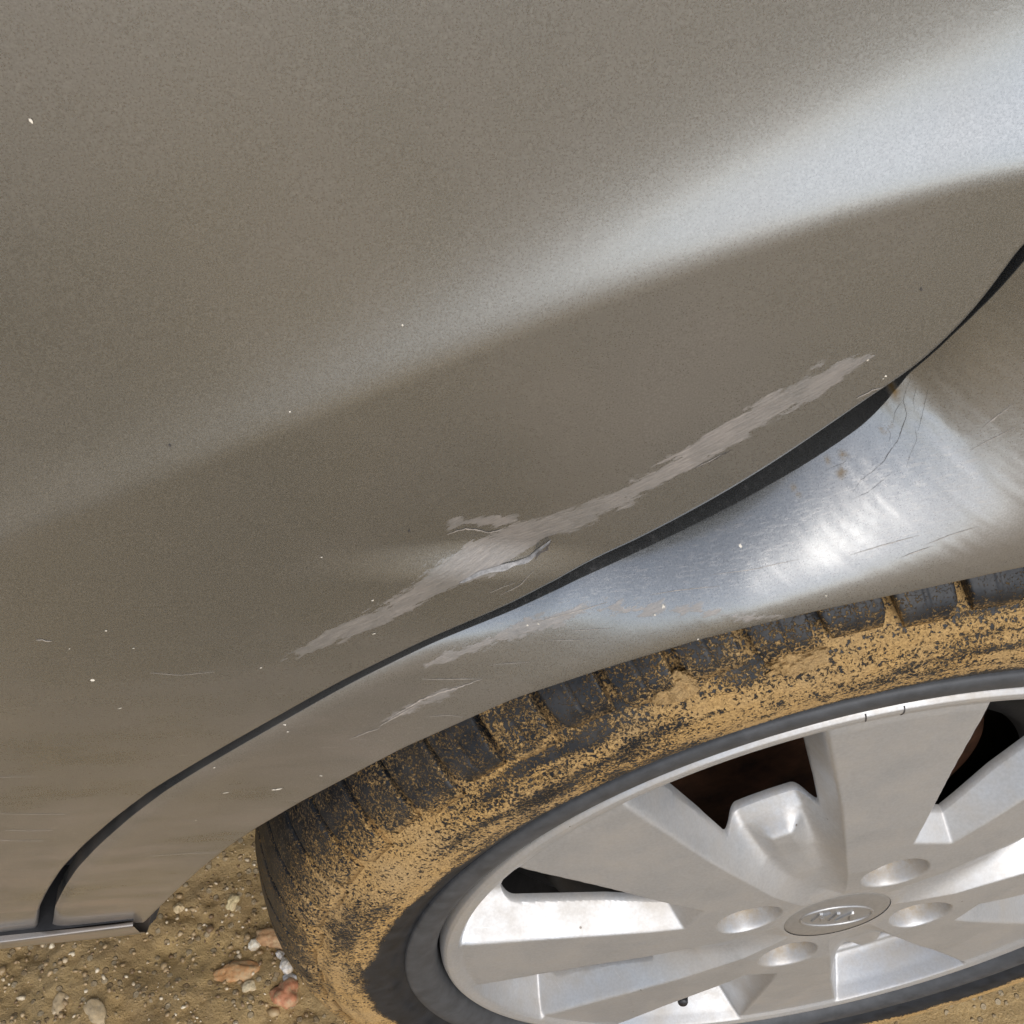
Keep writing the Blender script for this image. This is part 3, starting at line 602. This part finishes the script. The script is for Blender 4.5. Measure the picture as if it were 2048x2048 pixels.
# ------------------------------------------------------------------ wheel cover: spokes, flanks, openings, lug pockets
BAX = math.radians(75.3)
def seg_sd(px_, py_, P):
    """signed distance to a convex polygon (positive inside)"""
    d = np.full(px_.shape, 9.)
    n = len(P); area = sum(P[i][0]*P[(i+1) % n][1]-P[(i+1) % n][0]*P[i][1] for i in range(n))
    for i in range(n):
        (x0, y0), (x1, y1) = P[i], P[(i+1) % n]; L = math.hypot(x1-x0, y1-y0)
        s_ = ((x1-x0)*(py_-y0)-(y1-y0)*(px_-x0))/L*(1 if area > 0 else -1); d = np.minimum(d, s_)
    return d
def smin(a, b, k=.004):
    h = np.clip(.5+.5*(b-a)/k, 0, 1); return b*(1-h)+a*h-k*h*(1-h)
def pol(r, deg): return (r*math.cos(math.radians(deg)), r*math.sin(math.radians(deg)))
def cover_fields(r, a):
    """depth below the face, hole level set and grime for polar points of the wheel cover"""
    l = (a-BAX+math.pi/4) % (math.pi/2)-math.pi/4              # angle to nearest B axis, -45..45
    l = np.abs(l)
    bx, by = r*np.cos(l), r*np.sin(l)                            # B opening around local angle 0
    la = math.pi/4-l; ax, ay = r*np.cos(la), r*np.sin(la)        # A opening around local angle 45
    RO = .1925
    arcB = RO-r; 
    dB = np.minimum(seg_sd(bx, by, [pol(.083, -7.5), pol(.14, -11.8), pol(.215, -13.6), (.24, 0), pol(.215, 13.6), pol(.14, 11.8), pol(.083, 7.5)]), arcB)
    # A opening: wide outer part that narrows to the hub
    dA = np.minimum(seg_sd(ax, ay, [pol(.029, -22), pol(.060, -17.5), pol(.125, -14.4), pol(.215, -12.2), (.24, 0), pol(.215, 12.2), pol(.125, 14.4), pol(.060, 17.5), pol(.029, 22)]), arcB)
    flo = .022
    slopeB = np.interp(r, [.07, .12, .2], [.9, 1.6, 2.0]); slopeA = np.interp(r, [.03, .08, .13, .2], [.35, 1.0, 2.4, 3.2])
    hB = smin(np.maximum(dB, 0)*slopeB, np.full_like(r, flo), .006); hB = np.where(dB > 0, np.maximum(hB, 0), 0)
    floA = np.interp(r, [.028, .05, .08, .102, .112], [.0015, .0048, .0100, .018, .026])
    hA = smin(np.maximum(dA, 0)*slopeA, floA, .004); hA = np.where(dA > 0, np.maximum(hA, 0), 0)
    # raised block in the middle of the A opening near its inner end
    bw = np.interp(r, [.03, .06, .10, .115], [.0035, .0048, .0052, .0056]); blk = smooth(bw+.0085, bw-.0015, np.abs(ay))*smooth(.1040, .0960, r)*smooth(.03, .05, r)
    hA = hA*(1-blk)+np.minimum(hA, np.interp(r, [.03, .06, .078, .090, .098, .103], [.0025, .0062, .0084, .0086, .0094, .0130]))*blk
    D = np.maximum(hA, hB)
    # lug pockets on the B axis
    pd = np.hypot(bx-.0515, by); poc = smooth(.0165, .0120, pd)*.0115
    D = np.maximum(D, poc)
    hol = np.maximum(smin(smin(dB-.0088, r-.086, .003), .171-r, .008), smin(smin(dA-.0062, r-.1078, .003), .178-r, .006))        # >0 : open
    gr = smooth(.004, .02, D)*.25*(1+0*r)+.95*smooth(.0175, .012, pd)*smooth(.004, .012, pd)+.35*np.exp(-((r-.031)/.004)**2)+.35*blk*smooth(.09, .11, r)+.25*smooth(.188, .197, r)  # soiling mask that also paints shade into lug pockets and recesses
    return D, hol, gr
def face_y(r):
    return np.interp(r, [0, .03, .06, .10, .15, .186, .1900, .1930, .1960, .1980, .1995, .2005, .2008], [-.0055, -.0065, -.0080, -.0062, -.0022, .0003, .0010, -.0006, -.0016, -.0014, .0000, .0025, .006])
def build_cover():
    rr = np.r_[np.linspace(.0275, .19, 230), np.linspace(.1905, .2008, 30)]; nA = 1200; a = np.linspace(0, 2*np.pi, nA, endpoint=False)
    R = np.repeat(rr[:, None], nA, 1); A = np.repeat(a[None], len(rr), 0)
    D, H, G = cover_fields(R, A)
    Dm = D
    for _ in range(1): Dm = (Dm+np.roll(Dm, 1, 1)+np.roll(Dm, -1, 1)+np.r_[Dm[:1], Dm[:-1]]+np.r_[Dm[1:], Dm[-1:]])/5
    Y = face_y(R)+Dm
    # slight groove round the centre cap
    
    V = np.stack([R*np.cos(A), Y, R*np.sin(A)], -1).reshape(-1, 3); F = gridfaces(len(rr), nA, True, flip=True)
    h = H.ravel(); g = G.ravel(); hv = h[F]; keepm = (hv <= 0).all(1); cut = (~keepm) & (hv <= 0).any(1)
    Vn = [tuple(v) for v in V]; faces = [tuple(f) for f in F[keepm]]; gl = list(g); cache = {}; rim_e = []
    def cp(i, j):
        k = (min(i, j), max(i, j))
        if k not in cache:
            t = h[i]/(h[i]-h[j]); Vn.append(tuple(V[i]+(V[j]-V[i])*t)); gl.append(g[i]); cache[k] = len(Vn)-1
        return cache[k]
    for f in F[cut]:
        for tri in ((f[0], f[1], f[2]), (f[0], f[2], f[3])):
            out = []; cutp = []
            for q in range(3):
                i, j = tri[q], tri[(q+1) % 3]
                if h[i] <= 0: out.append(i)
                if (h[i] <= 0) != (h[j] <= 0): c_ = cp(i, j); out.append(c_); cutp.append((c_, h[i] <= 0))
            if len(out) >= 3: faces.append(tuple(out))
            if len(cutp) == 2:
                (c0, in0), (c1, in1) = cutp; rim_e.append((c0, c1) if in0 else (c1, c0))
    dn = {}
    for e in rim_e:                                    # thickness of the plastic round every opening
        for c_ in e:
            if c_ not in dn: v = Vn[c_]; Vn.append((v[0], v[1]+.004, v[2])); gl.append(gl[c_]); dn[c_] = len(Vn)-1
        faces.append((e[1], e[0], dn[e[0]], dn[e[1]]))
    ob = mesh('wheel_cover', Vn, faces, COVER, wheel, dict(grime_shade=np.array(gl)))
    return ob
build_cover()
lathe('centre_cap', [(.0, -.0066), (.010, -.0066), (.020, -.0066), (.0255, -.0065), (.0272, -.0062), (.0279, -.0056), (.0281, -.004)], CAPM, wheel, 128)
def emblem():
    # oval ring
    rot = math.radians(-12); ca, sa = math.cos(rot), math.sin(rot); cx, cz = -.0002, -.0008; y0 = -.0066
    V = []; n = 96
    secs = [(-.0009, 0), (-.0006, -.0006), (0, -.0009), (.0006, -.0006), (.0009, 0)]
    for d, h in secs:
        for k in range(n):
            t = 2*math.pi*k/n; x, z = (.0200+d)*math.cos(t), (.0120+d)*math.sin(t); V.append((cx+x*ca-z*sa, y0+h+.0002, cz+x*sa+z*ca))
    mesh('emblem_ring', V, gridfaces(len(secs), n, True), CAPM, wheel)
    # three letters of the badge: K I A with an uncrossed A
    def bar(p, q, w_):
        p, q = np.array(p), np.array(q); t = (q-p)/np.linalg.norm(q-p); s_ = np.array([-t[1], t[0]])*w_/2
        return [p-s_, q-s_, q+s_, p+s_]
    for nm, bars in (('letter_k', [bar((-.0115, -.0052), (-.0115, .0052), .0021), bar((-.0112, 0), (-.0058, .0050), .0020), bar((-.0095, .0012), (-.0052, -.0050), .0020)]),
                     ('letter_i', [bar((-.0015, -.0052), (-.0015, .0052), .0022)]),
                     ('letter_a', [bar((.0020, -.0052), (.0068, .0050), .0021), bar((.0062, .0050), (.0112, -.0052), .0021)])):
        bm = bmesh.new()
        for k, B in enumerate(bars):
            hgt = .0009+.00012*k
            lo = [bm.verts.new((cx+x*ca-z*sa, y0+.0003, cz+x*sa+z*ca)) for x, z in B]
            c_ = sum(B)/4; hi = [bm.verts.new((cx+x*ca-z*sa, y0-hgt, cz+x*sa+z*ca)) for x, z in [c_+(b-c_)*np.array([.86, .86]) for b in B]]
            bm.faces.new(hi)
            for i in range(4): bm.faces.new((lo[i], lo[(i+1) % 4], hi[(i+1) % 4], hi[i]))
        bmesh.ops.recalc_face_normals(bm, faces=bm.faces); me = bpy.data.meshes.new(nm); bm.to_mesh(me); bm.free(); me.materials.append(CAPM)
        o = bpy.data.objects.new(nm, me); C.objects.link(o); o.parent = wheel
emblem()
# tyre valve poking out of the lower opening
def tube(name, P, R, mat, parent, n=14):
    P = np.array(P, float); T = np.gradient(P, axis=0); V = []
    for p, t, r in zip(P, T, R):
        t = t/np.linalg.norm(t); s_ = np.cross(t, [.31, .2, .93]); s_ /= np.linalg.norm(s_); q = np.cross(t, s_)
        for k in range(n): a = 2*math.pi*k/n; V.append(p+(s_*math.cos(a)+q*math.sin(a))*r)
    F = [tuple(f) for f in gridfaces(len(P), n, True)]+[tuple(range(n))[::-1], tuple(range((len(P)-1)*n, len(P)*n))]
    return mesh(name, V, F, mat, parent)
VP = at_y([(1366, 2008)], .004)[0]-HUB; VP2 = at_y([(1371, 1985)], .004)[0]-HUB
dv = Vector((-.25, -1, .35)).normalized(); b0 = np.array(VP)+np.array([0, .0, 0])
pts = [b0-np.array(dv)*t for t in (.0, .001, .004, .0055, .006, .03)]
tube('tyre_valve', pts, [.0026, .0032, .0033, .0033, .0040, .0045], mat_simple('valve_rubber', (.02, .02, .022), .4, 0, .2, 100, 0), wheel)
# two thin dark nicks across the outer lip of the cover
for px, l_ in (((1811, 1416), .0065), ((1733, 1432), .0035)):
    q = at_y([px], -.0015)[0]-HUB; a_ = math.atan2(q[2], q[0])
    tube('lip_nick', [(r_*math.cos(a_), float(face_y(r_))-.00005, r_*math.sin(a_)) for r_ in np.linspace(.1985-l_, .1990, 6)], [.0003]*6, CRK, wheel, 6)
# ------------------------------------------------------------------ ground
def gh(x, y):
    h = .010*fbm(x*5, y*5, 0, 4, 31)+.0055*fbm(x*24, y*24, 0, 5, 44)+.0012*fbm(x*120, y*120, 0, 3, 51)
    h = h+.012*np.exp(-(((x+.02)/.36)**2+((y-.02)/.06)**2)*1.0)*0
    return h+.012
def build_ground():
    def axis(lo, hi, st, far):
        c = list(np.arange(lo, hi, st)); s_ = st; x = hi
        while x < far: c.append(x); s_ *= 1.16; x += s_
        s_ = st; x = lo-st; L = []
        while x > -far: L.append(x); s_ *= 1.16; x -= s_
        return np.array(L[::-1]+c)
    xs = axis(-.75, -.12, .0022, 400); ys = axis(-.03, .42, .0022, 400)
    X, Y = np.meshgrid(xs, ys); f = 1/(1+np.maximum(np.hypot(X, Y)-3, 0)*.3)
    Z = gh(X, Y)*f
    o = mesh('ground', np.stack([X, Y, Z], -1).reshape(-1, 3), gridfaces(len(ys), len(xs)), GROUND); o['kind'] = 'structure'
build_ground()
# grit scattered on the ground: one mesh
def ico(sub=1):
    bm = bmesh.new(); bmesh.ops.create_icosphere(bm, subdivisions=sub, radius=1); V = np.array([v.co[:] for v in bm.verts]); F = np.array([[v.index for v in f.verts] for f in bm.faces]); bm.free(); return V, F
def mat_grit():
    s = N('grit'); t = s.attr('tone'); c = s.mix(s.ramp(t, 0, .5), (.16, .10, .05), (.42, .30, .16)); c = s.mix(s.ramp(t, .7, .95), c, (.72, .62, .45))
    s.put('Base Color', c); s.put('Roughness', .45); s.put('Normal', s.bump(s.noise(500), .0005, .6)); return s.m
GRIT = mat_grit()
def build_grit():
    V0, F0 = ico(1); n = 6500; V = []; F = []; T = []
    x = RNG.uniform(-.72, -.14, n); y = RNG.uniform(-.02, .40, n); r = RNG.lognormal(math.log(.0011), .5, n).clip(.0005, .0045)
    z = gh(x, y)
    for i in range(n):
        sc = r[i]*RNG.uniform(.6, 1.2, 3)*[1, 1, .7]; a = RNG.uniform(0, 6.28); ca, sa = math.cos(a), math.sin(a)
        v = V0*(1+.42*RNG.uniform(-1, 1, (len(V0), 1)))*sc; v = np.stack([v[:, 0]*ca-v[:, 1]*sa, v[:, 0]*sa+v[:, 1]*ca, v[:, 2]], 1)+[x[i], y[i], z[i]+r[i]*.25]
        V.append(v); F.append(F0+i*len(V0)); T.append(np.full(len(V0), RNG.uniform(0, 1)**1.3))
    o = mesh('gravel', np.concatenate(V), np.concatenate(F), GRIT, None, dict(tone=np.concatenate(T)), True); tag(o, 'coarse sand grains and grit strewn over the muddy ground', 'gravel', kind='stuff')
build_grit()
def ground_pt(px):
    P = at_z([px], .012)[0]
    for _ in range(4): P = at_z([px], float(gh(P[0], P[1])))[0]
    return P
def pebmat(col, rough):
    s = N('pebble_stone'); n = s.noise(320, 5, .7); c = s.mix(s.ramp(n, .3, .7), tuple(k*.7 for k in col), tuple(min(1, k*1.25) for k in col))
    s.put('Base Color', s.mix(s.ramp(s.noise(140, 5, .7), .44, .62, 0, .8), c, (.46, .34, .19))); s.put('Roughness', .7); s.put('Normal', s.bump(n, .0008, .8)); return s.m
def pebble(px, r, sc, col, label, seed, rough=.5):
    bm = bmesh.new(); bmesh.ops.create_icosphere(bm, subdivisions=4, radius=1)
    V = np.array([v.co[:] for v in bm.verts]); k = fbm(V[:, 0]*1.3, V[:, 1]*1.3, V[:, 2]*1.3, 3, seed)
    for v, q in zip(bm.verts, k): v.co = Vector((v.co.x*sc[0], v.co.y*sc[1], v.co.z*sc[2]))*(1+.34*q)*r
    bmesh.ops.rotate(bm, verts=bm.verts, matrix=Matrix.Rotation(seed*1.3, 3, 'Z'))
    me = bpy.data.meshes.new('pebble'); bm.to_mesh(me); bm.free(); me.materials.append(pebmat(col, rough))
    for p in me.polygons: p.use_smooth = True
    o = bpy.data.objects.new('pebble', me); C.objects.link(o); P = ground_pt(px); o.location = (P[0], P[1], P[2]+r*sc[2]*.12)
    tag(o, label, 'pebble', 'pebbles on the sandy ground'); return o
pebble((572, 1990), .0105, (1, .95, .9), (.48, .20, .10), 'round reddish brown pebble beside the tyre', 3)
pebble((470, 1945), .0105, (1.5, .8, .45), (.52, .27, .11), 'flat orange brown stone left of the round reddish pebble', 0, .6)
pebble((512, 1891), .0048, (1, 1, .9), (.72, .66, .54), 'small white pebble furthest up, left of the tyre', 5)
pebble((574, 1934), .0058, (.9, 1, .95), (.70, .66, .60), 'larger white pebble touching the muddy tyre', 7)
pebble((561, 1912), .0038, (1, .9, .9), (.60, .58, .56), 'small grey white pebble above the larger white one', 9)
pebble((580, 1958), .0048, (.9, 1.2, .8), (.42, .42, .43), 'bluish grey pebble above the round reddish pebble', 11)
pebble((466, 1805), .0052, (1.1, .8, .8), (.66, .54, .30), 'pale yellow pebble on the ground below the arch edge', 13)
pebble((358, 1816), .0042, (1, .9, .8), (.60, .46, .26), 'yellow brown pebble just right of the sill end', 15)
pebble((500, 1975), .0045, (1, 1, .7), (.62, .52, .34), 'dull yellow pebble left of the round reddish pebble', 17)
pebble((548, 1875), .0095, (1.3, .8, .6), (.40, .22, .10), 'brown wedge shaped stone leaning against the tyre', 19)
pebble((190, 2024), .007, (1.5, .9, .35), (.40, .31, .19), 'large flat grey brown stone at the bottom left', 21, .7)
pebble((120, 2006), .005, (1.3, 1, .5), (.42, .32, .19), 'dull brown stone left of the large flat one', 23, .7)
